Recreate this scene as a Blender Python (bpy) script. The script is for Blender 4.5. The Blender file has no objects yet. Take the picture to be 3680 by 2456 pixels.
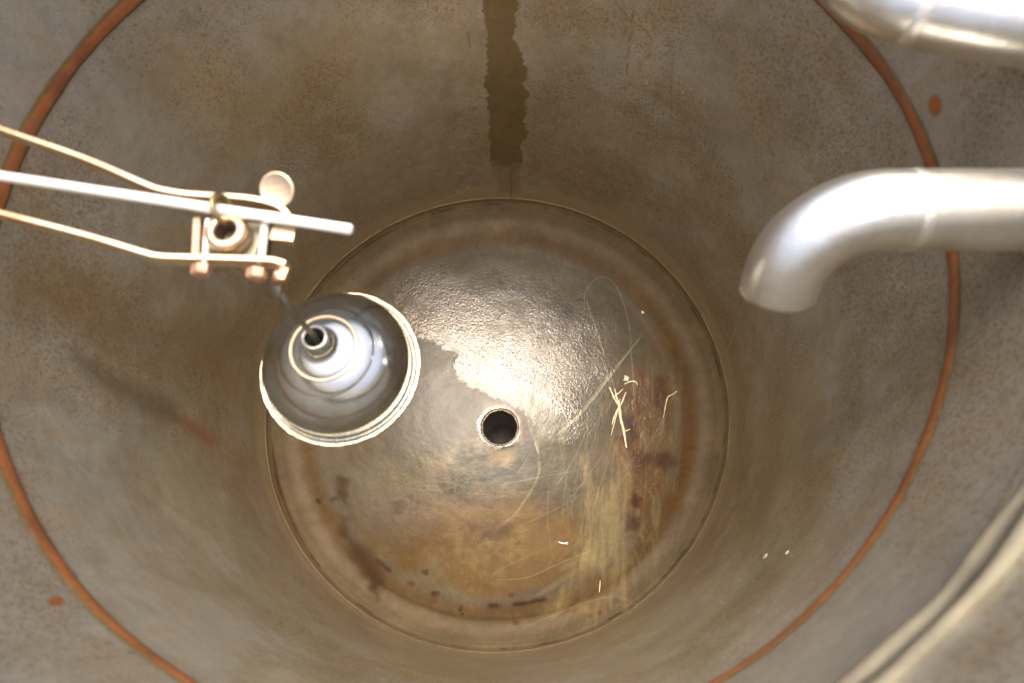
import bpy, bmesh, math, random
import numpy as np
from mathutils import Vector, Matrix, Quaternion

scn = bpy.context.scene
COL = scn.collection

# ------------------------------------------------------------------ camera
CAM = np.array([.0671, -.3678, 1.435])
TA, TB, FPX = .3373, .0226, 2442 / 1.5664
_ca, _sa, _cb, _sb = math.cos(TA), math.sin(TA), math.cos(TB), math.sin(TB)
ROT = np.array([[_cb, 0, _sb], [0, 1, 0], [-_sb, 0, _cb]]) @ np.array([[1, 0, 0], [0, _ca, -_sa], [0, _sa, _ca]])
cd = bpy.data.cameras.new('camera'); cam = bpy.data.objects.new('camera', cd); COL.objects.link(cam)
cam.matrix_world = Matrix([[*ROT[0], CAM[0]], [*ROT[1], CAM[1]], [*ROT[2], CAM[2]], [0, 0, 0, 1]])
cd.sensor_width = 36; cd.lens = 36 * 2442 / 3680
cd.clip_start = .01; cd.clip_end = 200
cd.dof.use_dof = True; cd.dof.focus_distance = 1.56; cd.dof.aperture_fstop = 4.5
scn.camera = cam

# ------------------------------------------------------------------ light
SUN_DIR = Vector((.03, .16, 1)).normalized()         # towards the sun
w = bpy.data.worlds.new('World'); scn.world = w; w.use_nodes = True
wn = w.node_tree; bg = wn.nodes['Background']
sky = wn.nodes.new('ShaderNodeTexSky'); sky.sky_type = 'NISHITA'; sky.sun_disc = False
sky.sun_elevation = math.asin(SUN_DIR.z); sky.sun_rotation = math.atan2(SUN_DIR.x, SUN_DIR.y)
sky.dust_density = 8; sky.air_density = .7; sky.ozone_density = 0
wn.links.new(sky.outputs[0], bg.inputs[0]); bg.inputs[1].default_value = .15
sd = bpy.data.lights.new('sun', 'SUN'); sd.energy = 1.25; sd.angle = math.radians(15); sd.color = (1, .975, .91)
so = bpy.data.objects.new('sun', sd); COL.objects.link(so)
so.rotation_mode = 'QUATERNION'; so.rotation_quaternion = SUN_DIR.to_track_quat('Z', 'Y'); so.location = (0, 0, 3)
scn.view_settings.view_transform = 'Standard'; scn.view_settings.look = 'None'
scn.view_settings.exposure = 1.5; scn.view_settings.gamma = 1; scn.view_settings.use_curve_mapping = False

# ------------------------------------------------------------------ helpers
R0, ZTOP, DEP, ZR = .5, 1.13, .20, .807
CX, CY = 1174.6, 784.0

def ray(x, y):
    return ROT @ np.array([(x - CX) / FPX, -(y - CY) / FPX, -1.])

def at(x, y, z):
    d = ray(x, y); t = (z - CAM[2]) / d[2]
    return Vector(CAM + t * d)

def floor_z(r):
    q = np.clip(r / R0, 0, 1)
    return -DEP * np.power(np.clip(1 - q ** 2, 0, 1), .72)

def on_floor(x, y, lift=0.0):
    d = ray(x, y); t = 1.4
    for _ in range(30):
        p = CAM + t * d
        t += (p[2] - floor_z(math.hypot(p[0], p[1])) - lift) / -d[2] * .9
    return Vector(CAM + t * d)

def on_wall(x, y, inset=0.0):
    d = ray(x, y); R = R0 - inset
    a = d[0] ** 2 + d[1] ** 2; b = 2 * (CAM[0] * d[0] + CAM[1] * d[1]); c = CAM[0] ** 2 + CAM[1] ** 2 - R * R
    t = (-b + math.sqrt(b * b - 4 * a * c)) / (2 * a)
    return Vector(CAM + t * d)

def project(P):
    q = (P - CAM) @ ROT
    zz = np.minimum(q[:, 2], -1e-3)
    x = CX + FPX * q[:, 0] / -zz; y = CY - FPX * q[:, 1] / -zz
    x[q[:, 2] > -.02] = -9999
    return x, y

rng = np.random.RandomState(7)
_T = rng.rand(64, 64, 64).astype(np.float32)

def vnoise(P, s, off=0.0):
    Q = P * s + 100.3 + off
    I = np.floor(Q).astype(int); F = Q - I; F = F * F * (3 - 2 * F); I &= 63; J = (I + 1) & 63
    x0, y0, z0 = I.T; x1, y1, z1 = J.T; fx, fy, fz = F.T
    a = _T[x0, y0, z0] * (1 - fx) + _T[x1, y0, z0] * fx; b = _T[x0, y1, z0] * (1 - fx) + _T[x1, y1, z0] * fx
    c = _T[x0, y0, z1] * (1 - fx) + _T[x1, y0, z1] * fx; d = _T[x0, y1, z1] * (1 - fx) + _T[x1, y1, z1] * fx
    return (a * (1 - fy) + b * fy) * (1 - fz) + (c * (1 - fy) + d * fy) * fz

def fbm(P, s, n=4, off=0.0):
    v = 0; a = .5; t = 0
    for i in range(n):
        v = v + a * vnoise(P, s * 2.03 ** i, off + 17 * i); t += a; a *= .55
    return v / t

def ss(x, a, b):
    t = np.clip((x - a) / (b - a), 0, 1); return t * t * (3 - 2 * t)

def lin(r, g, b):
    f = lambda c: (c / 255 / 12.92) if c / 255 <= .04045 else ((c / 255 + .055) / 1.055) ** 2.4
    return np.array([f(r), f(g), f(b)])

def mixc(C, col, m):
    return C * (1 - m[:, None]) + np.asarray(col)[None] * m[:, None]

def dist_poly(x, y, pts):
    d = np.full(len(x), 1e9); tt = np.zeros(len(x)); n = len(pts) - 1
    for i in range(n):
        ax, ay = pts[i]; bx, by = pts[i + 1]; vx, vy = bx - ax, by - ay
        t = np.clip(((x - ax) * vx + (y - ay) * vy) / (vx * vx + vy * vy + 1e-9), 0, 1)
        e = np.hypot(x - ax - t * vx, y - ay - t * vy)
        k = e < d; d[k] = e[k]; tt[k] = (i + t[k]) / n
    return d, tt

def smooth_path(pts, n=6):
    P = [Vector(p) for p in pts]; out = []
    for i in range(len(P) - 1):
        p0 = P[max(i - 1, 0)]; p1 = P[i]; p2 = P[i + 1]; p3 = P[min(i + 2, len(P) - 1)]
        for k in range(n):
            t = k / n
            out.append(.5 * ((2 * p1) + (p2 - p0) * t + (2 * p0 - 5 * p1 + 4 * p2 - p3) * t * t + (3 * p1 - p0 - 3 * p2 + p3) * t ** 3))
    out.append(P[-1]); return out

def stroke(x, y, pts, w, soft=1.0, taper=True):
    pts = [tuple(p) for p in smooth_path([Vector((a, b, 0)) for a, b in pts], 5)]
    pts = [(p[0], p[1]) for p in pts]
    xs = [p[0] for p in pts]; ys = [p[1] for p in pts]; m = np.zeros(len(x))
    k = np.where((x > min(xs) - w * 4) & (x < max(xs) + w * 4) & (y > min(ys) - w * 4) & (y < max(ys) + w * 4))[0]
    if len(k) == 0: return m
    d, t = dist_poly(x[k], y[k], pts)
    ww = w * (np.sqrt(np.clip(4 * t * (1 - t), .05, 1)) if taper else 1)
    m[k] = 1 - ss(d, ww * (1 - .7 * soft) , ww * (1 + .6 * soft)); return m

def inside(x, y, poly, soft):
    c = np.zeros(len(x), bool); n = len(poly)
    for i in range(n):
        ax, ay = poly[i]; bx, by = poly[(i + 1) % n]
        k = ((ay > y) != (by > y)) & (x < (bx - ax) * (y - ay) / (by - ay + 1e-9) + ax); c ^= k
    d, _ = dist_poly(x, y, poly + [poly[0]])
    return ss(np.where(c, d, -d), -soft, soft)

def blob(x, y, cx, cy, rx, ry=None, soft=.5, ang=0):
    ry = ry or rx; c, s = math.cos(ang), math.sin(ang)
    u = ((x - cx) * c + (y - cy) * s) / rx; v = (-(x - cx) * s + (y - cy) * c) / ry
    return 1 - ss(np.hypot(u, v), 1 - soft, 1 + soft)

# --- objects
def link(name, me, mat, parent=None):
    o = bpy.data.objects.new(name, me); COL.objects.link(o)
    if mat: me.materials.append(mat)
    if parent: o.parent = parent; o.matrix_parent_inverse = Matrix.Translation(-parent.location)
    return o

def thing(name, label, cat, loc=(0, 0, 0), group=None):
    o = bpy.data.objects.new(name, None); COL.objects.link(o); o.location = loc; o.empty_display_size = .03
    return tag(o, label, cat, group)

def tag(o, label, cat, group=None):
    o['label'] = label; o['category'] = cat
    if group: o['group'] = group
    return o

def mesh_from(name, V, F, smooth=True):
    me = bpy.data.meshes.new(name)
    V = np.asarray(V, dtype=np.float32); F = np.asarray(F, dtype=np.int32)
    me.vertices.add(len(V)); me.vertices.foreach_set('co', V.ravel())
    me.loops.add(F.size); me.loops.foreach_set('vertex_index', F.ravel())
    me.polygons.add(len(F)); me.polygons.foreach_set('loop_start', np.arange(0, F.size, F.shape[1], dtype=np.int32))
    me.update(calc_edges=True)
    if smooth: me.shade_smooth()
    me.validate(); return me

def grid_faces(nr, na, wrap=True):
    i, j = np.meshgrid(np.arange(nr - 1), np.arange(na if wrap else na - 1), indexing='ij'); j2 = (j + 1) % na
    return np.stack([i * na + j, i * na + j2, (i + 1) * na + j2, (i + 1) * na + j], -1).reshape(-1, 4)

def bm_mesh(name, bm, smooth=True):
    bmesh.ops.recalc_face_normals(bm, faces=bm.faces)
    me = bpy.data.meshes.new(name); bm.to_mesh(me); bm.free()
    if smooth: me.shade_smooth()
    return me

def sweep(bm, pts, rad, n=24, caps=True, inner=None, closed=False, squash=None):
    """round section swept along pts; rad scalar or list"""
    pts = [Vector(p) for p in pts]; m = len(pts); rad = rad if hasattr(rad, '__len__') else [rad] * m
    T = []
    for i in range(m):
        if closed: t = pts[(i + 1) % m] - pts[i - 1]
        else: t = pts[min(i + 1, m - 1)] - pts[max(i - 1, 0)]
        T.append(t.normalized())
    up = Vector((0, 0, 1)) if abs(T[0].z) < .9 else Vector((0, 1, 0))
    N = (up - T[0] * up.dot(T[0])).normalized(); rings = []
    for i in range(m):
        N = (N - T[i] * N.dot(T[i])).normalized(); B = T[i].cross(N)
        rg = []
        for k in range(n):
            a = 2 * math.pi * k / n; ca, sa = math.cos(a), math.sin(a)
            s = squash or (1, 1)
            rg.append(bm.verts.new(pts[i] + (N * ca * s[0] + B * sa * s[1]) * rad[i]))
        rings.append(rg)
    for i in range(m if closed else m - 1):
        a = rings[i]; b = rings[(i + 1) % m]
        for k in range(n): bm.faces.new((a[k], a[(k + 1) % n], b[(k + 1) % n], b[k]))
    if caps and not closed:
        bm.faces.new(rings[0]); bm.faces.new(rings[-1][::-1])
    return rings

def tube_obj(name, pts, rad, mat, parent, n=20, **k):
    bm = bmesh.new(); sweep(bm, pts, rad, n, **k); return link(name, bm_mesh(name, bm), mat, parent)

def lathe(name, prof, mat, parent, loc, n=96, axis=None, wob=None):
    V = []
    for (r, z) in prof:
        for k in range(n):
            a = 2 * math.pi * k / n; rr = max(r, 1e-5) + (wob(a, r, z) if wob else 0)
            V.append((rr * math.cos(a), rr * math.sin(a), z))
    V = np.array(V)
    if axis is not None:
        M = np.array(Vector((0, 0, 1)).rotation_difference(Vector(axis).normalized()).to_matrix()); V = V @ M.T
    V = V + np.array(loc)
    me = mesh_from(name, V, grid_faces(len(prof), n))
    bm = bmesh.new(); bm.from_mesh(me); bmesh.ops.recalc_face_normals(bm, faces=bm.faces); bm.to_mesh(me); bm.free(); me.shade_smooth()
    return link(name, me, mat, parent)

def box(bm, c, sx, sy, sz, M=None, bev=.0008):
    r = bmesh.ops.create_cube(bm, size=1)
    vs = r['verts']
    for v in vs: v.co = Vector((v.co.x * sx, v.co.y * sy, v.co.z * sz))
    if bev:
        es = list({e for v in vs for e in v.link_edges})
        g = bmesh.ops.bevel(bm, geom=es, offset=bev, segments=2, affect='EDGES', profile=.6)
        vs = list({v for f in g['faces'] for v in f.verts} | {v for v in vs if v.is_valid})
    for v in vs:
        v.co = (M @ v.co if M else v.co) + Vector(c)

def frame_x(d):
    """rotation whose local x runs along d and z stays near up"""
    x = Vector(d).normalized(); y = Vector((0, 0, 1)).cross(x).normalized(); z = x.cross(y)
    return Matrix((x, y, z)).transposed()

# ------------------------------------------------------------------ materials
def new_mat(name):
    m = bpy.data.materials.new(name); m.use_nodes = True; nt = m.node_tree
    return m, nt, nt.nodes['Principled BSDF'], (lambda t, **kw: _node(nt, t, **kw)), nt.links.new

def _node(nt, t, **kw):
    n = nt.nodes.new(t)
    for k, v in kw.items():
        if k.startswith('_'): setattr(n, k[1:], v)
        else: n.inputs[k.replace('__', ' ')].default_value = v
    return n

def metal(name, base, rough=.3, tint=None, amount=.5, scale=60, bump=.08, stretch=None, metallic=1.0, rvar=.15):
    m, nt, P, N, L = new_mat(name)
    tc = N('ShaderNodeTexCoord'); mp = N('ShaderNodeMapping')
    mp.inputs['Scale'].default_value = stretch or (1, 1, 1)
    L(tc.outputs['Object'], mp.inputs[0])
    n1 = N('ShaderNodeTexNoise', Scale=scale, Detail=5., Roughness=.6); L(mp.outputs[0], n1.inputs['Vector'])
    n2 = N('ShaderNodeTexNoise', Scale=scale * 7, Detail=3.); L(mp.outputs[0], n2.inputs['Vector'])
    rp = N('ShaderNodeMapRange'); rp.inputs[1].default_value = .42; rp.inputs[2].default_value = .68
    rp.inputs[4].default_value = amount; L(n1.outputs[0], rp.inputs[0])
    mx = N('ShaderNodeMix', _data_type='RGBA'); mx.inputs[6].default_value = (*base, 1); mx.inputs[7].default_value = (*(tint if tint is not None else base), 1)
    L(rp.outputs[0], mx.inputs[0]); L(mx.outputs[2], P.inputs['Base Color'])
    rr = N('ShaderNodeMapRange'); rr.inputs[3].default_value = rough - rvar / 2; rr.inputs[4].default_value = rough + rvar
    L(n1.outputs[0], rr.inputs[0]); L(rr.outputs[0], P.inputs['Roughness'])
    b = N('ShaderNodeBump', Strength=bump, Distance=.001); L(n2.outputs[0], b.inputs['Height']); L(b.outputs[0], P.inputs['Normal'])
    P.inputs['Metallic'].default_value = metallic
    return m

STEEL = metal('stainless_pipe', (.86, .85, .79), .34, (.52, .46, .35), .65, 17, .25)
COPPER = metal('coppery_tab', (.78, .52, .28), .35, (.5, .26, .12), .6, 60, .3)
BORE = metal('nozzle_bore', (.12, .07, .045), .6, (.05, .035, .025), .8, 80, .3, metallic=.4)
ROD = metal('bright_rod', (.95, .93, .88), .36, (.84, .78, .66), .4, 40, .05, metallic=.45)
BRASS = metal('tarnished_brass', (.62, .51, .34), .38, (.46, .26, .13), .7, 45, .25)
RUSTY = metal('rusted_brass', (.62, .40, .26), .45, (.40, .17, .10), .85, 60, .4, metallic=.75)
DARKBR = metal('dark_brass', (.30, .23, .12), .45, (.16, .11, .06), .6, 80, .2)
OLIVE = metal('dull_olive_metal', (.24, .22, .16), .5, (.24, .21, .15), .6, 70, .2)
CHROME = metal('polished_float', (.56, .57, .55), .14, (.36, .37, .35), .5, 22, .04, rvar=.10)
RIM = metal('float_rim', (.84, .76, .58), .32, (.56, .40, .20), .6, 70, .4)
FLANGE = metal('flange_steel', (.17, .17, .15), .25, (.42, .34, .2), .5, 50, .2)
CREASE = metal('float_crease', (.62, .52, .36), .4, (.45, .32, .18), .5, 90, .2)

def painted_surface(name, rough_mul=1.0, speck=1.0, bump=1.0, metallic=.3, dark_gain=1.0):
    """vertex-attribute base colour (stains and some painted shade), node speckle and grain on top"""
    m, nt, P, N, L = new_mat(name)
    at_ = N('ShaderNodeVertexColor', _layer_name='stain'); rg = N('ShaderNodeAttribute', _attribute_name='gloss'); sp = N('ShaderNodeAttribute', _attribute_name='speck')
    tc = N('ShaderNodeTexCoord')
    # ochre speckles
    n1 = N('ShaderNodeTexNoise', Scale=230., Detail=4., Roughness=.7); L(tc.outputs['Object'], n1.inputs['Vector'])
    a1 = N('ShaderNodeMath', _operation='MULTIPLY_ADD'); a1.inputs[1].default_value = .14; L(sp.outputs['Fac'], a1.inputs[0]); L(n1.outputs[0], a1.inputs[2])
    r1 = N('ShaderNodeMapRange'); r1.inputs[1].default_value = .62; r1.inputs[2].default_value = .74; r1.inputs[4].default_value = .55 * speck; L(a1.outputs[0], r1.inputs[0])
    mx = N('ShaderNodeMix', _data_type='RGBA', _blend_type='MIX'); mx.inputs[7].default_value = (*lin(138, 98, 46), 1)
    L(r1.outputs[0], mx.inputs[0]); L(at_.outputs[0], mx.inputs[6])
    # fine value grain
    n2 = N('ShaderNodeTexNoise', Scale=330., Detail=5., Roughness=.75); L(tc.outputs['Object'], n2.inputs['Vector'])
    r2 = N('ShaderNodeMapRange'); r2.inputs[1].default_value = .25; r2.inputs[2].default_value = .75; r2.inputs[3].default_value = .80; r2.inputs[4].default_value = 1.20; L(n2.outputs[0], r2.inputs[0])
    ml = N('ShaderNodeMix', _data_type='RGBA', _blend_type='MULTIPLY'); ml.inputs[0].default_value = 1
    cb = N('ShaderNodeCombineColor'); [L(r2.outputs[0], cb.inputs[i]) for i in range(3)]
    L(mx.outputs[2], ml.inputs[6]); L(cb.outputs[0], ml.inputs[7]); L(ml.outputs[2], P.inputs['Base Color'])
    # roughness
    rr = N('ShaderNodeMapRange'); rr.inputs[3].default_value = .52 * rough_mul; rr.inputs[4].default_value = .17 * rough_mul
    L(rg.outputs['Fac'], rr.inputs[0]); L(rr.outputs[0], P.inputs['Roughness'])
    # bump: wet pebbly skin
    n3 = N('ShaderNodeTexNoise', Scale=240., Detail=3., Roughness=.55, Distortion=.4); L(tc.outputs['Object'], n3.inputs['Vector'])
    n4 = N('ShaderNodeTexNoise', Scale=165., Detail=2., Roughness=.5, Distortion=.8); L(tc.outputs['Object'], n4.inputs['Vector'])
    ad = N('ShaderNodeMath', _operation='ADD'); L(n3.outputs[0], ad.inputs[0]); L(n4.outputs[0], ad.inputs[1])
    hm = N('ShaderNodeMath', _operation='MULTIPLY'); L(ad.outputs[0], hm.inputs[0])
    rgd = N('ShaderNodeAttribute', _attribute_name='rug')
    g2 = N('ShaderNodeMapRange'); g2.inputs[3].default_value = .10; g2.inputs[4].default_value = 1.0; L(rgd.outputs['Fac'], g2.inputs[0]); L(g2.outputs[0], hm.inputs[1])
    hb = N('ShaderNodeMath', _operation='MULTIPLY_ADD'); hb.inputs[1].default_value = .12; L(n2.outputs[0], hb.inputs[0]); L(hm.outputs[0], hb.inputs[2])
    b = N('ShaderNodeBump', Strength=.45 * bump, Distance=.0022); L(hb.outputs[0], b.inputs['Height']); L(b.outputs[0], P.inputs['Normal'])
    mr = N('ShaderNodeMapRange'); mr.inputs[3].default_value = metallic; mr.inputs[4].default_value = metallic + .12
    L(rg.outputs['Fac'], mr.inputs[0]); L(mr.outputs[0], P.inputs['Metallic'])
    cw = N('ShaderNodeMapRange'); cw.inputs[1].default_value = .35; cw.inputs[2].default_value = .95; cw.inputs[4].default_value = .42; L(rg.outputs['Fac'], cw.inputs[0]); L(cw.outputs[0], P.inputs['Coat Weight'])
    P.inputs['Coat Roughness'].default_value = .16; P.inputs['Coat IOR'].default_value = 1.9; L(b.outputs[0], P.inputs['Coat Normal'])
    return m

WALLM = painted_surface('stained_steel_wall', .78, 1.0, .30, .50)
FLOORM = painted_surface('stained_wet_floor', 1.0, .35, 1.0, .30)

def set_attrs(me, C, gloss, speck, rug=None):
    a = me.color_attributes.new('stain', 'FLOAT_COLOR', 'POINT')  # stain colours, with some shade and floor reflection painted in
    buf = np.ones((len(C), 4), np.float32); buf[:, :3] = np.clip(C, 0, 1); a.data.foreach_set('color', buf.ravel())
    for n, v in (('gloss', gloss), ('speck', speck), ('rug', gloss * 0 if rug is None else rug)):
        b = me.attributes.new(n, 'FLOAT', 'POINT'); b.data.foreach_set('value', np.asarray(v, np.float32))

# ------------------------------------------------------------------ TANK
tank = thing('metal_tank', 'brown stained round steel tank seen from above with a drain hole in its dished bottom', 'tank', (0, 0, -.2))

# ---- wall
NA = 1300
zs = np.concatenate([np.linspace(0.0, 1.02, 560), np.linspace(1.023, ZTOP, 30)])
th = np.linspace(0, 2 * np.pi, NA, endpoint=False)
Z, TH = np.meshgrid(zs, th, indexing='ij')
Z = Z.ravel(); TH = TH.ravel()
RR = np.full_like(Z, R0) - .0015 * np.exp(-((Z - .004) / .003) ** 2)
P3 = np.stack([R0 * np.cos(TH), R0 * np.sin(TH), Z], 1)
PD = np.stack([P3[:, 0], P3[:, 1] + .35 * P3[:, 2], .45 * P3[:, 2]], 1)
dent = (fbm(P3, 5, 2, 3.3) - .5) * .006 * ss(Z, .02, .2) + (fbm(PD, 9, 2, 8.3) - .5) * .007 * ss(Z, .05, .25) * (1 - ss(Z, .70, .76))
RR = RR + dent
V = np.stack([RR * np.cos(TH), RR * np.sin(TH), Z], 1)
x, y = project(V)
wx = x + (fbm(P3, 22, 3, 1.) - .5) * 30; wy = y + (fbm(P3, 22, 3, 9.) - .5) * 30
Pv = P3 * np.array([1, 1, .30])            # vertical streak space
n_big = fbm(P3, 4.0, 4, 0.); n_mid = fbm(P3, 13, 4, 5.); n_str = fbm(Pv, 30, 4, 8.); n_fine = fbm(P3, 70, 3, 2.)
base = lin(142, 131, 116); olive = lin(118, 102, 74); grey = lin(152, 149, 147); brown = lin(122, 96, 70)
C = np.tile(base, (len(Z), 1))
C = mixc(C, olive, ss(n_big + .35 * (n_mid - .5), .42, .66) * .28)
C = mixc(C, grey, ss(n_mid + .3 * (n_str - .5) + .22 * ss(Z, .25, .9), .44, .80) * .5)
C = mixc(C, brown, (1 - ss(Z + .25 * (n_big - .5), .05, .42)) * .30)
C = mixc(C, lin(134, 104, 58), ss(n_str, .55, .75) * .25)
C *= (.88 + .24 * n_str + .34 * (n_fine - .5) + .12 * (n_mid - .5))[:, None]
# pale collar just above the bottom seam, floor reflection painted into its colour
col_m = (1 - ss(Z + .012 * (n_mid - .5), .040, .075))
C = mixc(C, lin(156, 138, 114), col_m * .85)
C = mixc(C, lin(150, 136, 112), np.exp(-((Z - .022) / .006) ** 2) * .45)
C = mixc(C, lin(88, 70, 44), np.exp(-((Z - .006) / .0022) ** 2) * ss(fbm(P3, 18, 3, 4.), .48, .66) * .6)
# water stained areas, plus one cast shadow painted in as dark colour
def add(poly, col, a, soft=30):
    global C
    C = mixc(C, lin(*col), inside(wx, wy, poly, soft) * a)
add([(300, 100), (800, 120), (820, 330), (560, 360), (350, 260)], (134, 114, 78), .35, 90)
add([(0, 580), (250, 640), (560, 760), (560, 940), (300, 840), (0, 700)], (118, 90, 50), .5, 90)
add([(380, 950), (470, 970), (560, 1060), (560, 1150), (480, 1060)], (124, 76, 42), .32, 50)
add([(150, 800), (250, 850), (330, 890), (410, 935), (416, 968), (375, 975), (300, 930), (200, 860)], (84, 74, 58), .55, 20)  # cast shadow streak painted onto the wall as a dark smudge
add([(410, 960), (450, 975), (500, 1010), (470, 1015), (415, 985)], (132, 74, 36), .5, 14)
add([(1780, 880), (1900, 930), (1900, 1200), (1700, 1420), (1730, 1100)], (116, 98, 66), .35, 60)
add([(1600, 20), (1850, 60), (1900, 330), (1650, 350)], (122, 112, 98), .4, 60)
# vertical weld discolouration strip with a jagged edge
cl = 1145 + y * .052
saw = lambda t, o: ((t + o) % 1.0)
v1 = lambda f, o: vnoise(np.stack([y * f, y * 0 + o, y * 0 + .5 * o], 1), 1)
jr = 17 + 30 * v1(.045, 2) * (.4 + v1(.012, 4)) + 12 * v1(.16, 6) + 12 * ss(y, 110, 180) * (1 - ss(y, 300, 340))
jl = 18 + 28 * v1(.040, 12) * (.35 + v1(.010, 14)) + 12 * v1(.14, 16) + 6 * ss(y, 120, 200)
dx = x - cl
m = np.where(dx > 0, 1 - ss(dx, jr - 1.6, jr + 1.6), 1 - ss(-dx, jl - 1.6, jl + 1.6)) * (1 - ss(y + 40 * (n_fine - .5), 368, 400)) * (y > -900)
C = mixc(C, lin(98, 80, 50) , m * (.84 + .3 * (n_fine - .5)))
m2 = (1 - ss(np.abs(dx), 22, 30)) * ss(y, 385, 396) * (1 - ss(y, 435, 450)); C = mixc(C, lin(112, 92, 64), m2 * .45)
C = mixc(C, lin(70, 56, 36), (1 - ss(np.abs(x - 1168 - y * .01), .8, 2.2)) * ss(y, 395, 405) * (1 - ss(y, 445, 460)) * .6)
# rust run-off halo along the ring
ringd = np.abs(Z - ZR)
C = mixc(C, lin(120, 98, 50), (1 - ss(ringd, .004, .018)) * ss(n_mid, .35, .65) * .45)
for (cx, cy, rx, ry) in ((2146, 243, 12, 18), (130, 1380, 15, 9)):
    C = mixc(C, lin(110, 84, 40), blob(x, y, cx, cy, rx * 1.35, ry * 1.35, .25) * .7); C = mixc(C, lin(156, 92, 48), blob(x, y, cx, cy, rx, ry, .3))
# thin stray hairs and scratches on the wall
rs = np.random.RandomState(3)
for pts, wd, a in (([(1410, 0), (1440, 40), (1480, 70), (1500, 100)], 1.3, .5), ([(1455, 0), (1445, 90), (1436, 180)], 1.5, .5), ([(1545, 120), (1540, 200), (1542, 290)], 2.5, .35),
                   ([(1072, 70), (1078, 110)], 2.2, .5), ([(1700, 712), (1675, 790), (1655, 812)], 1.4, .5), ([(1055, 424), (1078, 430), (1040, 450), (990, 470)], 1.6, .7)):
    dark = wd != 1.6 and pts[0][0] != 1700
    C = mixc(C, lin(84, 70, 48) if dark else lin(176, 158, 124), stroke(x, y, pts, wd, 1.) * a)
for i in range(26):      # pale crumbs dried on the wall
    cx, cy = ((1610 + rs.rand() * 200, 1330 + rs.rand() * 130) if i < 16 else (1470 + rs.rand() * 200, 150 + rs.rand() * 170))
    C = mixc(C, lin(196, 190, 168), blob(x, y, cx, cy, 1.2 + rs.rand() * 1.4, None, .6) * .6)
speck = ss(n_big + .4 * (fbm(P3, 9, 3, 31.) - .5), .30, .62) * ss(Z, .06, .12) * (1 - m)
gloss = .18 + .35 * col_m + .15 * (n_mid - .5) + .12 * m
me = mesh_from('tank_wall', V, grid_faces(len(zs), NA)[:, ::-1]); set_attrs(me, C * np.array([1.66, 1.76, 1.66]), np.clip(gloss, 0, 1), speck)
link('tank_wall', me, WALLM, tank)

# ---- dished bottom with drain opening
NRr = 400; hole = .0455 * .93
HC = on_floor(1147, 981); HC.z = 0
rho = np.concatenate([np.linspace(0, 1, NRr)])
TH2, RH = np.meshgrid(np.linspace(0, 2 * np.pi, 1200, endpoint=False), rho)
RH = RH.ravel(); TH2 = TH2.ravel()
# rings blend from a circle round the hole to the tank circle
Xf = (1 - RH) * (HC.x + hole * np.cos(TH2)) + RH * R0 * np.cos(TH2)
Yf = (1 - RH) * (HC.y + hole * np.sin(TH2)) + RH * R0 * np.sin(TH2)
rf = np.hypot(Xf, Yf); Zf = floor_z(rf)
P3 = np.stack([Xf, Yf, Zf], 1)
u = rf / R0; ang = np.arctan2(Yf, Xf)
hd = np.hypot(Xf - HC.x, Yf - HC.y)
Zf = Zf + .0006 * (fbm(P3, 30, 3, 2.) - .5) * 2 * (hd > hole * 1.05) + (fbm(P3, 6, 2, 20.) - .5) * .006 * ss(1 - u, 0, .2) * ss(hd, hole, .15)
Zf = Zf + .0016 * np.exp(-((hd - hole * 1.04) / .0022) ** 2)
Zf = Zf + .0007 * np.exp(-((u - .978) / .006) ** 2) - .0006 * np.exp(-((u - .990) / .0035) ** 2) + .0003 * np.exp(-((u - .955) / .010) ** 2)
V = np.stack([Xf, Yf, Zf], 1)
x, y = project(V)
q = fbm(P3, 16, 4, 1.) - .5; q2 = fbm(P3, 16, 4, 41.) - .5
wx = x + q * 70; wy = y + q2 * 70; fx = x + (fbm(P3, 60, 3, 6.) - .5) * 22; fy = y + (fbm(P3, 60, 3, 66.) - .5) * 22
n_big = fbm(P3, 5, 4, 0.); n_mid = fbm(P3, 17, 4, 5.); n_f = fbm(P3, 60, 4, 2.); n_ff = fbm(P3, 150, 3, 3.)
RAD = np.stack([np.cos(ang) * 1.0, np.sin(ang) * 1.0, u * .22], 1)
n_rad = fbm(RAD, 55, 3, 9.); n_rad2 = fbm(RAD, 14, 3, 19.)
PY = np.stack([Xf, Yf * .14, Zf * .1], 1); n_ver = fbm(PY, 60, 4, 7.)
base = lin(150, 126, 98)
C = np.tile(base, (len(Xf), 1))
C = mixc(C, lin(124, 98, 66), ss(n_mid, .42, .66) * .55)
C = mixc(C, lin(158, 134, 112), ss(n_big, .48, .7) * .5)
C = mixc(C, lin(132, 88, 48), ss(n_f + .5 * (n_big - .5), .5, .72) * .32)
def addf(poly, col, a, soft=30, fine=False, mod=None):
    global C
    mk = inside(fx if fine else wx, fy if fine else wy, poly, soft) * a
    if mod is not None: mk = mk * mod
    C = mixc(C, lin(*col), mk); return mk
# broad areas
addf([(1000, 600), (1300, 620), (1480, 760), (1500, 960), (1260, 960), (1100, 880), (1000, 720)], (122, 104, 78), .6, 60)
addf([(900, 770), (980, 770), (1040, 820), (1060, 880), (1150, 920), (1100, 1000), (960, 1070), (860, 1050)], (98, 84, 68), .8, 22)  # smooth zone left of the drain, float's shadow painted into its colour
addf([(1210, 930), (1390, 900), (1330, 1200), (1120, 1280), (1120, 1060), (1200, 1030)], (112, 96, 72), .75, 40)
addf([(1050, 1025), (1250, 1010), (1270, 1140), (1150, 1180), (1010, 1140)], (96, 82, 52), .75, 16, True, .6 + .8 * ss(n_f, .35, .65))
addf([(1110, 1080), (1200, 1075), (1205, 1110), (1120, 1115)], (84, 72, 60), .5, 14, True)
addf([(1120, 1030), (1180, 1035), (1170, 1070), (1120, 1065)], (168, 126, 70), .6, 16, True)
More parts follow.
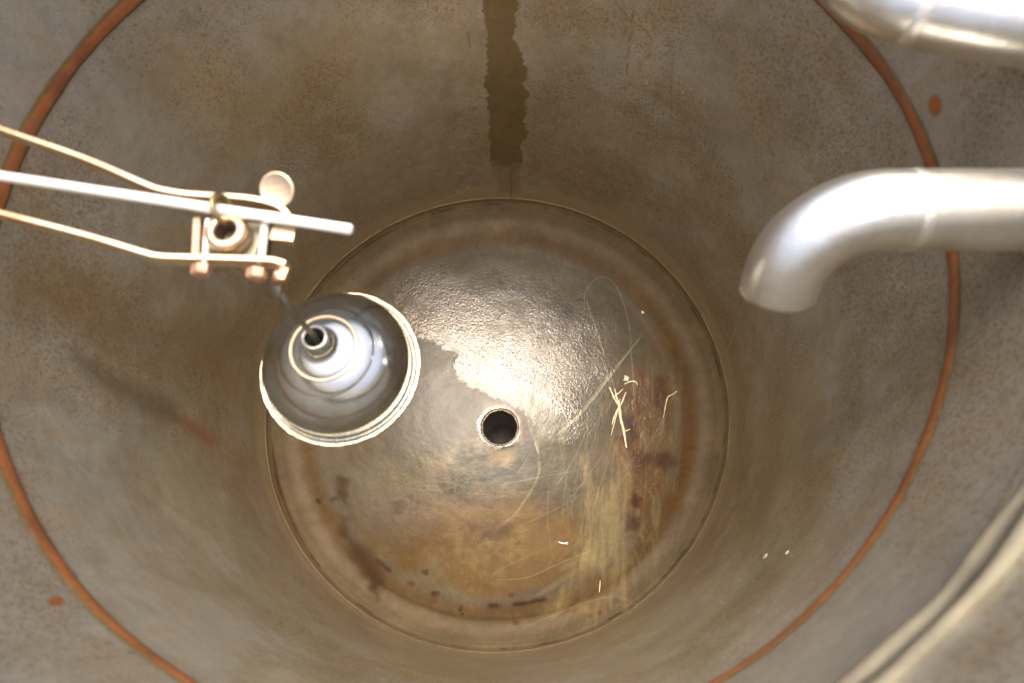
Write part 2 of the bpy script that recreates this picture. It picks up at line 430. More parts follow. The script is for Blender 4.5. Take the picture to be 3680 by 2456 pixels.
addf([(820, 1230), (1150, 1130), (1350, 1180), (1330, 1380), (1000, 1420), (850, 1330)], (168, 120, 62), .8, 60)
addf([(1070, 1200), (1170, 1195), (1190, 1240), (1080, 1245)], (112, 78, 52), .6, 25, True)
addf([(860, 1180), (1010, 1100), (1010, 1180), (900, 1290)], (158, 132, 106), .45, 20, True)
addf([(900, 1160), (1000, 1090), (1080, 1090), (1020, 1130), (930, 1210), (890, 1280)], (104, 78, 44), .5, 12, True, ss(n_f, .42, .62))
addf([(1420, 860), (1550, 860), (1590, 1150), (1470, 1270), (1420, 1100)], (166, 114, 56), .8, 40)
addf([(870, 1020), (640, 1060), (720, 1180), (880, 1120), (1050, 1060)], (136, 116, 82), .4, 40)
addf([(950, 690), (1080, 600), (1300, 610), (1400, 700), (1300, 640), (1100, 630)], (150, 144, 144), .45, 16)
# streaky ochre running down to the lower rim
m = inside(wx, wy, [(860, 1220), (1200, 1230), (1180, 1440), (1000, 1450), (880, 1360)], 35); C = mixc(C, lin(172, 138, 84), m * ss(n_ver + .8 * (n_f - .5), .42, .75) * .7)
C = mixc(C, lin(170, 142, 112), inside(wx, wy, [(920, 1310), (1010, 1290), (1080, 1380), (1020, 1410)], 25) * .7)
# concentric heat rings of the knuckle
uu = u + .010 * (n_rad2 - .5)
C = mixc(C, lin(156, 128, 104), ss(uu, .80, .86) * .8)
C = mixc(C, lin(156, 112, 62), np.exp(-((uu - .868) / .030) ** 2) * (.46 + .5 * ss(n_rad, .35, .65) + .2 * ss(x, 1400, 1600)))
C = mixc(C, lin(154, 138, 122), np.exp(-((uu - .818) / .018) ** 2) * .5)
C = mixc(C, lin(160, 136, 118), np.exp(-((uu - .925) / .022) ** 2) * .7)
C = mixc(C, lin(120, 96, 66), np.exp(-((uu - .957) / .008) ** 2) * .15)
C = mixc(C, lin(152, 134, 108), np.exp(-((uu - .972) / .006) ** 2) * .6)
lw = ss(y, 1150, 1380)
C = mixc(C, lin(116, 62, 34), np.exp(-((uu - .835 + .02 * (n_mid - .5)) / .010) ** 2) * lw * ss(n_rad2 + .3 * (n_mid - .5), .36, .6) * .9)
C = mixc(C, lin(138, 116, 112), np.exp(-((uu - .800 + .02 * (n_mid - .5)) / .018) ** 2) * lw * ss(x, 1150, 1250) * .75)
C = mixc(C, lin(118, 92, 52), np.exp(-((uu - .888) / .008) ** 2) * lw * .5)
# dark seam groove, broken
seamn = fbm(np.stack([np.cos(ang), np.sin(ang), ang * 0], 1), 14, 4, 77.)
C = mixc(C, lin(72, 52, 28), np.exp(-((u - .990) / .0022) ** 2) * ss(seamn, .48, .66) * .65)
C = mixc(C, lin(176, 160, 130), np.exp(-((u - .982) / .0016) ** 2) * ss(1 - seamn, .40, .6) * .35)
C = mixc(C, lin(60, 62, 66), ss(n_ff, .64, .72) * inside(wx, wy, [(900, 640), (1300, 640), (1400, 900), (1150, 900)], 60) * .6)
C = mixc(C, lin(128, 70, 26), np.exp(-((u - .986) / .005) ** 2) * (1 - ss(x, 640, 760)) * ss(y, 980, 1060) * .8)
for i in range(34):   # scattered rust and dark pits
    a0 = rng.rand() * 6.283; r0 = math.sqrt(rng.rand()) * 490
    cx, cy = 1145 + r0 * math.cos(a0), 985 + r0 * math.sin(a0); s = 1.5 + rng.rand() ** 4 * 5
    C = mixc(C, lin(*[(96, 52, 26), (70, 62, 54), (130, 70, 36)][i % 3]), blob(fx, fy, cx, cy, s, s * (.6 + .8 * rng.rand()), .5) * (.4 + .4 * rng.rand()))
for cx, cy in ((1004, 1361), (1184, 1429), (1376, 1406), (1350, 1413), (1172, 1366)):
    C = mixc(C, lin(108, 44, 22), blob(x, y, cx, cy, 7, 5, .6) * .5); C = mixc(C, lin(190, 120, 90), blob(x, y, cx, cy, 2.2, None, .6) * .4)
for cx, cy, s in ((1225, 690, 9), (1300, 720, 12), (1150, 650, 8), (1250, 740, 8), (1190, 660, 10), (1175, 700, 8), (975, 1310, 7), (765, 1148, 9), (1330, 690, 7)):
    C = mixc(C, lin(84, 88, 92), blob(fx, fy, cx, cy, s * 1.2, s * .8, .6) * .7)
# dried straw-coloured film streaks
mf = np.zeros(len(x)); rs = np.random.RandomState(11)
for i in range(60):
    t = rs.rand(); tx = 1345 + 90 * rs.rand(); ty = 1110 + 150 * rs.rand()
    L = 60 + 170 * rs.rand(); dxx = (tx - 1400) * .25 - 30 * rs.rand() ** 1.5 * (1 if i % 2 else .2); 
    mf = np.maximum(mf, stroke(fx * .25 + x * .75, fy * .25 + y * .75, [(tx, ty), (tx + dxx * .4, ty + L * .5), (tx + dxx, ty + L)], 1.5 + 3.5 * rs.rand() ** 2, 1.) * (.25 + .55 * rs.rand()))
for i in range(55):    # sweep out to the lower left
    tx = 1370 + 60 * rs.rand(); ty = 1240 + 60 * rs.rand(); a = math.radians(100 + 45 * rs.rand()); L = 60 + 150 * rs.rand()
    mf = np.maximum(mf, stroke(x, y, [(tx, ty), (tx + L * .5 * math.cos(a) - 5, ty + L * .5 * math.sin(a)), (tx + L * math.cos(a), ty + L * .9 * math.sin(a))], 3 + 6 * rs.rand(), 1.2) * (.2 + .4 * rs.rand()))
PF = np.stack([x * .055, y * .006 + x * .001, 0 * x], 1); n_scr = fbm(PF, 1.6, 4, 7.)
mp_ = inside(fx * .5 + x * .5, fy * .5 + y * .5, [(1330, 1040), (1345, 1045), (1372, 1160), (1392, 1100), (1412, 1105), (1440, 1040), (1455, 1060), (1440, 1180), (1448, 1290), (1400, 1345), (1340, 1365), (1255, 1420), (1235, 1405), (1310, 1320), (1352, 1230)], 10)
mf = np.maximum(mf, mp_ * (.30 + .75 * ss(n_scr, .38, .62)))
mq = inside(wx, wy, [(1440, 830), (1500, 790), (1550, 830), (1570, 1000), (1560, 1170), (1470, 1250), (1430, 1120)], 30)
C = mixc(C, lin(158, 98, 40), mq * ss(n_scr + .5 * (n_mid - .5), .40, .62) * .55); C = mixc(C, lin(178, 158, 108), mq * (1 - ss(n_scr, .34, .44)) * .45)
C = mixc(C, lin(182, 150, 104), np.clip(.95 * mf * (.75 + .5 * n_ver), 0, .95))
mh = np.zeros(len(x))
for i in range(150):    # hair-thin fibres stuck flat
    tx = 1390 + 62 * rs.randn(); ty = 900 + 380 * rs.rand() ** .8; a = math.radians(93 + rs.randn() * 15); L = 40 + 130 * rs.rand()
    if ty < 900 and tx < 1400: continue
    mh = np.maximum(mh, stroke(x, y, [(tx, ty), (tx + L * .5 * math.cos(a) + rs.randn() * 3, ty + L * .5 * math.sin(a)), (tx + L * math.cos(a), ty + L * math.sin(a))], 0.8 + 1.0 * rs.rand(), 1.) * (.2 + .4 * rs.rand()))
for i in range(14):
    tx = 1520 + 20 * rs.randn(); ty = 820 + 60 * rs.rand(); mh = np.maximum(mh, stroke(x, y, [(tx, ty), (tx + 3, ty + 120), (tx - 5, ty + 240 + 40 * rs.rand())], 3 + 3 * rs.rand(), 1.3) * .3)
mh = np.maximum(mh, stroke(x, y, [(1550, 900), (1500, 1000), (1430, 1100), (1390, 1160)], 2, 1.) * .6)
C = mixc(C, lin(178, 160, 122), mh * .8)
# rust patches
for poly, col, a, s in (
    ([(1432, 950), (1452, 955), (1462, 1010), (1440, 1040), (1430, 1000)], (120, 60, 22), .8, 12),
    ([(1440, 1040), (1540, 1035), (1560, 1060), (1530, 1085), (1500, 1060), (1445, 1080)], (116, 62, 28), .65, 14),
    ([(1450, 1135), (1474, 1145), (1468, 1165), (1448, 1158)], (128, 58, 20), .9, 8),
    ([(1436, 1180), (1468, 1190), (1462, 1225), (1438, 1215)], (112, 68, 42), .7, 10),
    ([(1500, 860), (1530, 870), (1530, 960), (1500, 930)], (124, 64, 30), .6, 10),
    ([(775, 1095), (800, 1100), (795, 1150), (775, 1140)], (122, 68, 34), .8, 10),
    ([(780, 1180), (800, 1190), (795, 1240), (778, 1230)], (124, 78, 50), .6, 12),
    ([(800, 1235), (850, 1260), (880, 1330), (850, 1350), (810, 1290)], (124, 80, 44), .7, 16),
    ([(850, 1320), (880, 1340), (870, 1375), (845, 1350)], (104, 68, 44), .7, 14),
    ([(1350, 1310), (1420, 1340), (1380, 1380), (1290, 1400)], (136, 78, 34), .45, 22),
    ([(790, 1000), (880, 1000), (860, 1070), (800, 1060)], (126, 92, 56), .5, 18)):
    addf(poly, col, a, s, True)
# scratches and wipe marks
SC = [([(940, 745), (1010, 775), (1100, 830), (1180, 900), (1240, 960)], 4, .18), ([(945, 735), (1090, 800), (1190, 890), (1255, 950)], 1.6, .3),
      ([(1275, 1000), (1330, 950), (1400, 860), (1470, 775)], 3.5, .6), ([(1280, 1003), (1350, 930), (1440, 810), (1475, 765)], 1.5, .8),
      ([(1212, 960), (1228, 1010), (1238, 1075), (1222, 1120), (1180, 1180), (1140, 1210)], 3.2, .32), ([(1200, 920), (1215, 980), (1235, 1040)], 2, .6),
      ([(1345, 690), (1362, 740), (1388, 820)], 2, .8), ([(1340, 720), (1345, 665), (1380, 636), (1415, 660), (1440, 730), (1450, 800)], 1.5, .5),
      ([(1445, 780), (1452, 860), (1455, 930)], 1.6, .6), ([(1140, 1115), (1240, 1095), (1330, 1080)], 1.6, .25), ([(1140, 1330), (1210, 1325), (1290, 1290), (1360, 1262)], 1.5, .55),
      ([(1125, 1325), (1160, 1300), (1250, 1260)], 1.5, .3), ([(910, 1120), (960, 1105), (1050, 1110), (1010, 1125), (930, 1122)], 2, .2), ([(1190, 1210), (1290, 1160), (1340, 1130)], 1.5, .3),
      ([(1480, 1400), (1390, 1370), (1200, 1440)], 3, .25)]
for pts, wd, a in SC: C = mixc(C, lin(188, 172, 138), stroke(x, y, pts, wd, .8) * a * (.6 + .7 * n_f))
for i in range(26):   # brown rootlets of dried deposit below the drain
    tx = 1010 + 200 * rs.rand(); ty = 1080 + 60 * rs.rand(); pts = [(tx, ty)]
    for k in range(5): pts.append((pts[-1][0] + rs.randn() * 4, pts[-1][1] + 12 + 12 * rs.rand()))
    C = mixc(C, lin(150, 124, 78), stroke(x, y, pts, 1.3, 1.) * .35)
C = mixc(C, lin(128, 84, 40), (1 - ss(hd, hole * 1.0, hole * 1.09)) * .9)
C = mixc(C, lin(92, 62, 36), inside(fx, fy, [(1055, 870), (1110, 900), (1160, 915), (1215, 950), (1240, 1060), (1215, 1080), (1190, 960), (1140, 930), (1080, 900)], 8) * .6)
C *= (.86 + .28 * n_f)[:, None] * (.92 + .16 * n_ff)[:, None]
WET = inside(fx, fy, [(935, 745), (840, 560), (1020, 515), (1180, 500), (1320, 540), (1500, 660), (1580, 860), (1560, 1000), (1380, 1040), (1300, 1030), (1245, 1000), (1212, 950), (1150, 915), (1070, 880), (1038, 845), (1045, 812), (1010, 790), (960, 770)], 7)
WET *= inside(wx, wy, [(880, 640), (1100, 640), (1260, 660), (1380, 760), (1400, 860), (1340, 960), (1250, 1050), (1100, 1000), (850, 800)], 75)
WET *= .72 + .45 * ss(n_mid, .35, .6)
WET = np.maximum(WET, .75 * (1 - ss(hd + .02 * (n_f - .5), hole * 1.1, hole * 1.45)))
WET = np.maximum(WET, .45 * inside(fx, fy, [(1420, 850), (1560, 900), (1560, 1120), (1450, 1150)], 20) * ss(n_f, .4, .6))
WET *= 1 - .75 * inside(fx, fy, [(1040, 850), (1060, 845), (1130, 872), (1230, 905), (1300, 960), (1290, 1040), (1215, 1000), (1150, 925), (1060, 885)], 16)
gloss = np.clip(.30 + .62 * WET - .35 * mf - .2 * mh + .25 * (n_mid - .5) + .16 * ss(u, .84, .90), 0, 1)
rug = np.clip(.12 + .9 * WET - .1 * ss(u, .82, .9), .02, 1)
C *= (1 + .5 * (n_mid - .5))[:, None]
keep = grid_faces(NRr, 1200)
me = mesh_from('dished_bottom', V, keep); C = np.clip(C, 1e-4, 1); C *= ((C @ np.array([.3, .6, .1]) / .20) ** .38)[:, None]
C *= (1.08 + .60 * ss(u, .86, .93))[:, None]; lum = C @ np.array([.3, .6, .1]); C = C * .92 + .08 * lum[:, None]
set_attrs(me, C * np.array([.275, .296, .252]), gloss, .4 * n_big, rug)
link('dished_bottom', me, FLOORM, tank)

# ---- drain pipe below the opening
DRAIN = metal('drain_bore', (.020, .017, .012), .9, (.012, .010, .008), .8, 60, .4, metallic=0)
DLIP = metal('drain_lip', (.40, .27, .14), .4, (.26, .15, .07), .7, 120, .6, metallic=.3)
fz = float(floor_z(np.array([math.hypot(HC.x, HC.y)]))[0])
lathe('drain_pipe', [(hole, fz - .0015), (hole * .985, fz - .006), (hole * .98, fz - .16), (0, fz - .165)], DRAIN, tank, (HC.x, HC.y, 0), 96)
wl = lambda a, r, z: .0005 * math.sin(9 * a + 1) + .0004 * math.sin(23 * a) + .0004 * math.sin(41 * a + 2)
lathe('drain_rim', [(hole * 1.0, fz - .008), (hole * .985, fz - .001), (hole * 1.0, fz + .0018), (hole * 1.035, fz + .002), (hole * 1.06, fz - .002)], DLIP, tank, (HC.x, HC.y, 0), 160, wob=wl)

# ---- rust-coloured band running round the wall
m_, nt, P, N, L = new_mat('rust_band'); va = N('ShaderNodeVertexColor', _layer_name='stain'); tc = N('ShaderNodeTexCoord')
n1 = N('ShaderNodeTexNoise', Scale=130., Detail=4.); L(tc.outputs['Object'], n1.inputs['Vector'])
r2 = N('ShaderNodeMapRange'); r2.inputs[3].default_value = .7; r2.inputs[4].default_value = 1.3; L(n1.outputs[0], r2.inputs[0])
cb = N('ShaderNodeCombineColor'); [L(r2.outputs[0], cb.inputs[i]) for i in range(3)]
ml = N('ShaderNodeMix', _data_type='RGBA', _blend_type='MULTIPLY'); ml.inputs[0].default_value = 1; L(va.outputs[0], ml.inputs[6]); L(cb.outputs[0], ml.inputs[7]); L(ml.outputs[2], P.inputs['Base Color'])
P.inputs['Roughness'].default_value = .55
na, nz = 900, 15
TT, QQ = np.meshgrid(np.linspace(0, 2 * np.pi, na, endpoint=False), np.linspace(-1, 1, nz)); TT = TT.ravel(); QQ = QQ.ravel()
RP = np.stack([np.cos(TT), np.sin(TT), 0 * TT], 1)
wid = .0100 + .004 * (fbm(RP, 7, 3, 3.) - .5) + .002 * (fbm(RP, 30, 2, 3.) - .5) + .0008 * np.cos(TT - 2.4)
dnt = (fbm(np.stack([R0 * np.cos(TT), R0 * np.sin(TT), ZR + QQ * wid], 1), 5, 2, 3.3) - .5) * .006
ZZ = ZR + QQ * wid + .004 * (fbm(RP, 4, 2, 13.) - .5)
Rb = R0 + dnt - .0004 - .0016 * np.sqrt(np.clip(1 - QQ ** 2, 0, 1))
Cb = np.tile(lin(164, 100, 56), (len(TT), 1)) * (.8 + .4 * fbm(RP, 40, 3, 9.))[:, None]
Cb = mixc(Cb, lin(112, 70, 48), ss(fbm(RP, 11, 3, 5.), .5, .7) * .5)
RQ = np.stack([np.cos(TT) * 40, np.sin(TT) * 40, QQ * .9], 1)
Cb = mixc(Cb, lin(98, 80, 44), ss(np.abs(QQ) + .35 * (fbm(RQ, 1.0, 3, 2.) - .5), .52, .86))
Cb = mixc(Cb, lin(120, 104, 78), ss(fbm(RQ, .8, 3, 12.), .60, .72) * .35)
me = mesh_from('rust_band', np.stack([Rb * np.cos(TT), Rb * np.sin(TT), ZZ], 1), grid_faces(nz, na)[:, ::-1])
set_attrs(me, Cb * .82, 0 * TT, 0 * TT); link('rust_band', me, m_, tank)

# ---- folded sealing rim high on the wall (three uneven beads)
SEAL = metal('seal_bead', (.20, .175, .115), .7, (.12, .105, .075), .8, 25, .3, metallic=.15)
for k, (zz, rr, ins) in enumerate(((.984, .0020, .001), (.999, .0058, .003), (1.009, .0050, .001), (1.020, .0052, .003))):
    n = 240; pts = []; rad = []
    for i in range(n):
        a = 2 * math.pi * i / n
        wb = .004 * math.sin(3 * a + k * 1.9) + .0025 * math.sin(11 * a + k) + .0012 * math.sin(29 * a + 2 * k)
        pts.append(((R0 - ins + .001 * math.sin(13 * a + k)) * math.cos(a), (R0 - ins) * math.sin(a), zz + wb - .022 * math.cos(a + .7) + .014)); rad.append(rr * (1 + .25 * math.sin(7 * a + k * 2) + .12 * math.sin(31 * a)))
    bm = bmesh.new(); sweep(bm, pts, rad, 12, closed=True); link('sealing_bead', bm_mesh('sealing_bead', bm), SEAL, tank)

# ---- outside jacket
JM = metal('jacket_steel', (.42, .41, .39), .5, (.3, .28, .24), .6, 12, .2)
lathe('tank_jacket', [(R0 + .001, ZTOP), (R0 + .006, ZTOP + .004), (R0 + .02, ZTOP), (R0 + .02, 0), (R0 * .8, -DEP * .9), (.08, -DEP - .03), (.052, -DEP - .03), (.052, -DEP - .21)], JM, tank, (0, 0, 0), 160)

# ------------------------------------------------------------------ PIPES
def pipe(name, label, pts, r, welds, end_open=True):
    t = thing(name, label, 'pipe', pts[0])
    bm = bmesh.new(); n = 56; k = len(pts)
    sweep(bm, pts, r, n, caps=False)
    a = sweep(bm, pts, r - .0025, n, caps=False)
    bm.verts.ensure_lookup_table(); vs = list(bm.verts); tot = k * n
    for e in (0, k - 1):
        for j in range(n):
            A = vs[e * n + j]; B = vs[e * n + (j + 1) % n]; Cc = vs[tot + e * n + (j + 1) % n]; D = vs[tot + e * n + j]
            bm.faces.new((A, B, Cc, D))
    link('pipe_body', bm_mesh('pipe_body', bm), STEEL, t)
    for i, wr in welds:
        p = Vector(pts[i]); d = (Vector(pts[i + 1]) - Vector(pts[i - 1])).normalized()
        q = [p + d * s for s in (-.006, -.003, 0, .003, .006)]
        link('weld_seam', (lambda b: (sweep(b, q, [r - .0003, r + wr * .8, r + wr, r + wr * .7, r - .0003], n, caps=False), bm_mesh('weld_seam', b))[1])(bmesh.new()), WELD, t)
    return t
WELD = metal('weld_steel', (.86, .84, .78), .42, (.62, .56, .45), .4, 60, .35)
zp = .95; pR = at(2340, 480, zp); er = .065; ex = .353; dn_ = Vector((0, -.50, -.866))
pts = [Vector((.499, pR.y - .001, zp)), Vector((.44, pR.y - .001, zp)), Vector((.402, pR.y, zp))]
pts += [Vector((.402 - i * .0095, pR.y, zp)) for i in range(1, 4)]
for i in range(0, 19):
    a = math.radians(90 * i / 18); pts.append(Vector((ex - er * math.sin(a), pR.y, zp)) + dn_ * er * (1 - math.cos(a)))
pts += [pts[-1] + dn_ * k for k in (.005, .010, .015)]
pipe('inlet_pipe', 'thick silver steel pipe bending down like a hook, its end open over the tank', pts, .0325, ((5, .00035),))
zq = 1.0
raw = [(2420, 58), (2350, 48), (2250, 32), (2170, 18), (2090, 0), (2020, -30), (1960, -80), (1910, -150), (1880, -240), (1870, -330)]
pts = smooth_path([at(a, b, zq) for a, b in raw], 4)
pts = [p for p in pts if math.hypot(p.x, p.y) < .498]
wi = min(range(len(pts)), key=lambda i: (pts[i] - at(2110, 6, zq)).length)
pipe('inlet_pipe', 'silver steel pipe cut off by the top right corner of the photo', pts, .0345, ((wi, .0009),))

# ------------------------------------------------------------------ FLOAT VALVE
ZB = .93
fv = thing('float_valve', 'tarnished brass float valve with two bent strips, a clamp and a shiny round float', 'float valve', at(527, 540, ZB - .04))

def strip(name, px, z, thick, high, mat):
    P = smooth_path([at(a, b, z) for a, b in px], 5); bm = bmesh.new(); rg = []
    for i, p in enumerate(P):
        d = (P[min(i + 1, len(P) - 1)] - P[max(i - 1, 0)]).normalized(); s = Vector((0, 0, 1)).cross(d).normalized() * thick / 2
        zz = Vector((0, 0, high / 2)); c = .0006; cs = s.normalized() * c; cz = Vector((0, 0, c))
        rg.append([bm.verts.new(p + v) for v in (s - cs + zz, s + zz - cz, s - zz + cz, s - cs - zz, -s + cs - zz, -s - zz + cz, -s + zz - cz, -s + cs + zz)])
    for a, b in zip(rg, rg[1:]):
        for k in range(8): bm.faces.new((a[k], a[(k + 1) % 8], b[(k + 1) % 8], b[k]))
    bm.faces.new(rg[0]); bm.faces.new(rg[-1][::-1])
    me = bm_mesh(name, bm, False); o = link(name, me, mat, fv); return o
STRAP = metal('yellowed_strip', (.80, .68, .48), .36, (.60, .33, .15), .8, 26, .2)
strip('side_strip', [(-150, 240), (-60, 273), (0, 300), (200, 370), (340, 430), (378, 443), (430, 452), (500, 457), (570, 462), (625, 473), (652, 486), (668, 505)], ZB, .0050, .014, STRAP)
strip('side_strip', [(-150, 452), (-60, 478), (0, 493), (200, 545), (330, 584), (370, 594), (430, 597), (520, 599), (600, 602), (632, 604), (660, 612)], ZB, .0050, .014, STRAP)
tip = (at(656, 612, ZB + .004), at(658, 646, ZB - .006))
bm = bmesh.new(); box(bm, at(651, 631, ZB + .002), .0065, .011, .008, Matrix.Rotation(-.25, 3, 'Z')); link('end_tab', bm_mesh('end_tab', bm, False), COPPER, fv)
ra, rb = at(-120, 386, ZB + .012), at(805, 527, ZB + .012)
d = (rb - ra).normalized()
tube_obj('stay_rod', [ra, rb - d * .001, rb, rb + d * .0012, rb + d * .0016], [.0047, .0046, .0043, .0034, .0012], ROD, fv, 20)
# clamp body and nozzle
c = at(527, 541, ZB)
M = frame_x(at(600, 551, ZB) - at(460, 538, ZB))
bm = bmesh.new(); box(bm, at(533, 556, ZB - .012), .050, .036, .010, M, .0012); link('clamp_plate', bm_mesh('clamp_plate', bm, False), OLIVE, fv)
lathe('nozzle_bore', [(.0086, .0085), (.0080, .004), (.0078, -.043)], BORE, fv, c, 48)
lathe('nozzle', [(.0090, -.045), (.0086, .0080), (.0094, .0105), (.0110, .0115), (.0150, .0108), (.0174, .0085), (.0182, .004), (.0165, -.002), (.0150, -.008), (.0150, -.045)], BRASS, fv, c, 64)
tube_obj('nozzle_plug', [c - Vector((0, 0, .044)), c - Vector((0, 0, .040))], .0086, DARKBR, fv, 32)
# uprights at both ends of the clamp
for (a, b, w_, hh, mt) in (((459, 507), (455, 594), .006, .014, RUSTY), ((618, 500), (606, 600), .003, .018, OLIVE)):
    A, B = at(*a, ZB - .006), at(*b, ZB - .006); bm = bmesh.new(); box(bm, (A + B) / 2, (B - A).length, w_, hh, frame_x(B - A)); link('clamp_side', bm_mesh('clamp_side', bm, False), mt, fv)
def bolt(a, b, r, head, hr, rot):
    A, B, H = at(*a, ZB + .002), at(*b, ZB + .002), at(*head, ZB + .001)
    P = []; R_ = []; n = 60; L_ = (B - A).length
    for i in range(n + 1):
        P.append(A.lerp(B, i / n)); R_.append(r * (1 if i % 2 else .90))
    o = tube_obj('bolt', P, R_, ROD, fv, 20)
    dd = (B - A).normalized(); bm = bmesh.new()
    prof = [(-.0045, .85), (-.0040, 1), (.0030, 1), (.0042, .86), (.0048, .55)]
    sweep(bm, [H + dd * s for s, _ in prof], [hr * k for _, k in prof], 6)
    h = link('bolt_head', bm_mesh('bolt_head', bm, False), RUSTY, o); h.parent = o; h.matrix_parent_inverse = Matrix.Identity(4)
    return o
def fixp(o): return o
bolt((478, 505), (469, 606), .0026, (461, 622), .0078, 0)
bolt((609, 505), (599, 606), .0034, (588, 631), .0082, .4)
# dark split ring hooked over the rod
ce = at(510, 480, ZB + .013); ax = (d + Vector((0, .25, .35))).normalized(); e1 = ax.cross(Vector((0, 0, 1))).normalized(); e2 = ax.cross(e1)
bm = bmesh.new(); sweep(bm, [ce + (e1 * math.cos(t * .1745) + e2 * math.sin(t * .1745)) * .0115 for t in range(36)], .0026, 12, closed=True); link('hook_ring', bm_mesh('hook_ring', bm), DARKBR, fv)
# thumb screw disc, its stem and the small spacer tab
dc = at(636, 436, ZB + .008); dn = (Vector(CAM) - dc).normalized() + Vector((-.36, .05, -.05))
lathe('thumb_disc', [(0, .0012), (.0118, .0012), (.0132, .0020), (.0146, .0020), (.0152, .0008), (.0150, -.0014), (.0138, -.0022), (0, -.0022)], BRASS, fv, dc, 56, axis=dn)
tube_obj('thumb_stem', [at(640, 462, ZB + .004), at(634, 486, ZB - .002)], .0030, RUSTY, fv, 16)
bm = bmesh.new(); box(bm, at(651, 542, ZB - .002), .021, .0125, .009, M, .0018); link('spacer_tab', bm_mesh('spacer_tab', bm, False), BRASS, fv)
# drop lug and float rod
lg = at(627, 664, ZB - .035)
lathe('drop_lug', [(0, .0015), (.0095, .0015), (.0105, 0), (.0095, -.0015), (0, -.0015)], OLIVE, fv, lg, 40, axis=(-.6, -.5, .75))
tube_obj('lug_arm', [at(640, 628, ZB - .004), at(632, 648, ZB - .03)], .004, RUSTY, fv, 16)
AX = at(780, 841, .72)
nt_ = Vector((AX.x, AX.y, .815))
tube_obj('float_rod', [lg + Vector((.004, -.002, 0)), lg.lerp(nt_, .5), nt_ + Vector((-.002, .003, -.002)), nt_ - Vector((0, 0, .012))], .0029, OLIVE, fv, 16)
prof = [(.0085, .798), (.0090, .814), (.0100, .8162), (.0113, .8165), (.0124, .8150), (.0126, .800), (.0150, .7935), (.0185, .7905), (.0240, .7885), (.0290, .7865), (.0325, .7845),
        (.0338, .7832), (.0350, .7832), (.0368, .7824), (.0400, .7808), (.0440, .7786), (.0475, .7764), (.0500, .7744), (.0525, .7728), (.0575, .7694), (.0625, .7654), (.0675, .7606), (.0720, .7552), (.0760, .7490), (.0785, .7430), (.0797, .7370), (.0800, .7300), (.0800, .7215), (.0798, .7190)]
prof2 = []
for i in range(len(prof) - 1):
    for k in range(4):
        t = k / 4; p0 = prof[max(i - 1, 0)]; p1 = prof[i]; p2 = prof[i + 1]; p3 = prof[min(i + 2, len(prof) - 1)]
        prof2.append(tuple(.5 * (2 * p1[j] + (p2[j] - p0[j]) * t + (2 * p0[j] - 5 * p1[j] + 4 * p2[j] - p3[j]) * t * t + (3 * p1[j] - p0[j] - 3 * p2[j] + p3[j]) * t ** 3) for j in (0, 1)))
prof2.append(prof[-1])
fl = lathe('float_dome', prof2, CHROME, fv, (AX.x, AX.y, 0), 160)
sub = lambda o: o
wr = lambda a, r, z: (.00018 * math.sin(34 * a + 2 * math.sin(3 * a)) + .00016 * math.sin(61 * a + 3 * math.sin(2 * a + 1)) + .0002 * math.sin(11 * a))
lathe('float_rim', [(.0866, .7178), (.0868, .7195), (.0877, .7208), (.0889, .7204), (.0896, .7180), (.0890, .7152), (.0876, .7142), (.0866, .7155)], RIM, fv, (AX.x, AX.y, 0), 240, wob=wr)
lathe('float_flange', [(.0798, .7192), (.0815, .7176), (.0840, .7182), (.0862, .7196), (.0872, .7190)], FLANGE, fv, (AX.x, AX.y, 0), 160)
lathe('float_crease', [(.0330, .7836), (.0337, .7846), (.0347, .7849), (.0356, .7842), (.0360, .7828)], CREASE, fv, (AX.x, AX.y, 0), 120)
lathe('float_base', [(.0865, .7155), (.0805, .7080), (.0770, .690), (.066, .665), (.045, .647), (.02, .640), (0, .639)], CHROME, fv, (AX.x, AX.y, 0), 96)

# ------------------------------------------------------------------ DEBRIS on the floor
STRAW = metal('straw', (.74, .63, .40), .6, (.58, .44, .24), .6, 90, .5, metallic=0)
WHITE = metal('white_scrap', (.55, .54, .49), .45, (.66, .60, .46), .5, 120, .5, metallic=0)
def fibre(name, branches, mat, label, cat, group=None):
    base = on_floor(*branches[0][0][0]); t = None; bm = bmesh.new()
    for px, w0 in branches:
        P = smooth_path([on_floor(a, b, .0012) + Vector((0, 0, .0012 * math.sin(i * 2.1))) for i, (a, b) in enumerate(px)], 5); n = len(P)
        sweep(bm, P, [w0 * (.25 + .75 * math.sin(math.pi * (.12 + .80 * i / (n - 1)))) * (1 + .18 * math.sin(i * 1.7)) for i in range(n)], 10, squash=(.5, 1))
    for v in bm.verts: v.co -= base
    o = link(name, bm_mesh(name, bm), mat); o.location = base; return tag(o, label, cat, group)
fibre('dried_root', [([(1436, 900), (1426, 925), (1412, 950), (1404, 975)], .0020), ([(1412, 905), (1420, 930), (1424, 960), (1430, 985), (1437, 1028)], .0034), ([(1398, 888), (1408, 912), (1418, 930)], .0022),
                     ([(1432, 882), (1446, 876), (1458, 876), (1463, 884)], .0018), ([(1434, 990), (1446, 985)], .0012), ([(1423, 915), (1416, 945), (1402, 1000)], .0012), ([(1410, 892), (1415, 905), (1430, 892)], .0016)],
      STRAW, 'pale yellow branching dried root stuck on the tank bottom right of the drain hole', 'dried root')
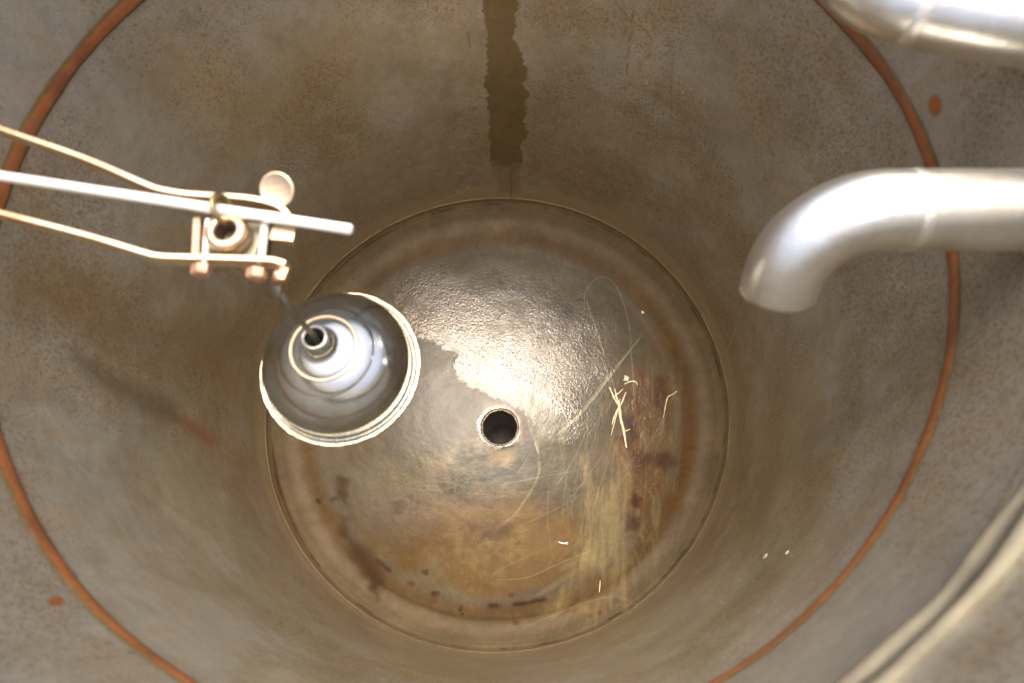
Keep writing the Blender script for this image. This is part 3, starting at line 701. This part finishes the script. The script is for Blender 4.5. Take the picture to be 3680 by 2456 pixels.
def scrap(name, px, size, label, cat='scrap', mat=WHITE, wall=False, group=None, seed=0, ar=1.5, ang=0):
    r = random.Random(seed); p = on_wall(*px, .002) if wall else on_floor(*px, .0015)
    bm = bmesh.new(); bmesh.ops.create_icosphere(bm, subdivisions=3, radius=1)
    ph = [r.random() * 6 for _ in range(6)]
    for v in bm.verts:
        k = 1 + .28 * math.sin(3 * v.co.x * 1.7 + ph[0]) + .2 * math.sin(4.3 * v.co.y + ph[1]) + .15 * math.sin(6 * v.co.z + 5 * v.co.x + ph[2])
        v.co = Vector((v.co.x * k * ar, v.co.y * k, v.co.z * k * .35)) * size
    Mx = Matrix.Rotation(ang, 3, 'Z')
    if wall: Mx = Vector((0, 0, 1)).rotation_difference(Vector((-p.x, -p.y, 0)).normalized()).to_matrix() @ Mx
    for v in bm.verts: v.co = Mx @ v.co
    o = link(name, bm_mesh(name, bm), mat); o.location = p; return tag(o, label, cat, group)
scrap('white_flake', (1437, 868), .0058, 'largest white flake, lying at the top of the dried root', 'flake', seed=2, ar=1.1, ang=1.2)
scrap('white_flake', (1474, 717), .0030, 'small whitish flake on the upper right of the tank bottom, above the long scratches', 'flake', seed=5, ar=1.0)
fibre('white_shred', [([(1281, 1244), (1292, 1247), (1304, 1245)], .0018), ([(1294, 1246), (1302, 1250)], .0010)], WHITE, 'short white shred on the tank bottom below the drain hole', 'shred')
fibre('white_shred', [([(1377, 1332), (1376, 1345), (1375, 1360)], .0009)], STRAW, 'pale upright shred near the lower edge of the tank bottom, below the straw-coloured streaks', 'shred')
fibre('straw_blade', [([(1553, 898), (1542, 906), (1532, 912), (1526, 935), (1522, 960)], .0013)], STRAW, 'thin curled straw near the orange ring right of the dried root', 'straw')
scrap('wall_crumb', (1756, 1276), .0028, 'larger white crumb of the pair stuck on the lower right wall', 'crumb', wall=True, seed=8, ang=.6)
scrap('wall_crumb', (1805, 1268), .0022, 'smaller white crumb of the pair stuck on the lower right wall', 'crumb', wall=True, seed=9, ar=1.2)
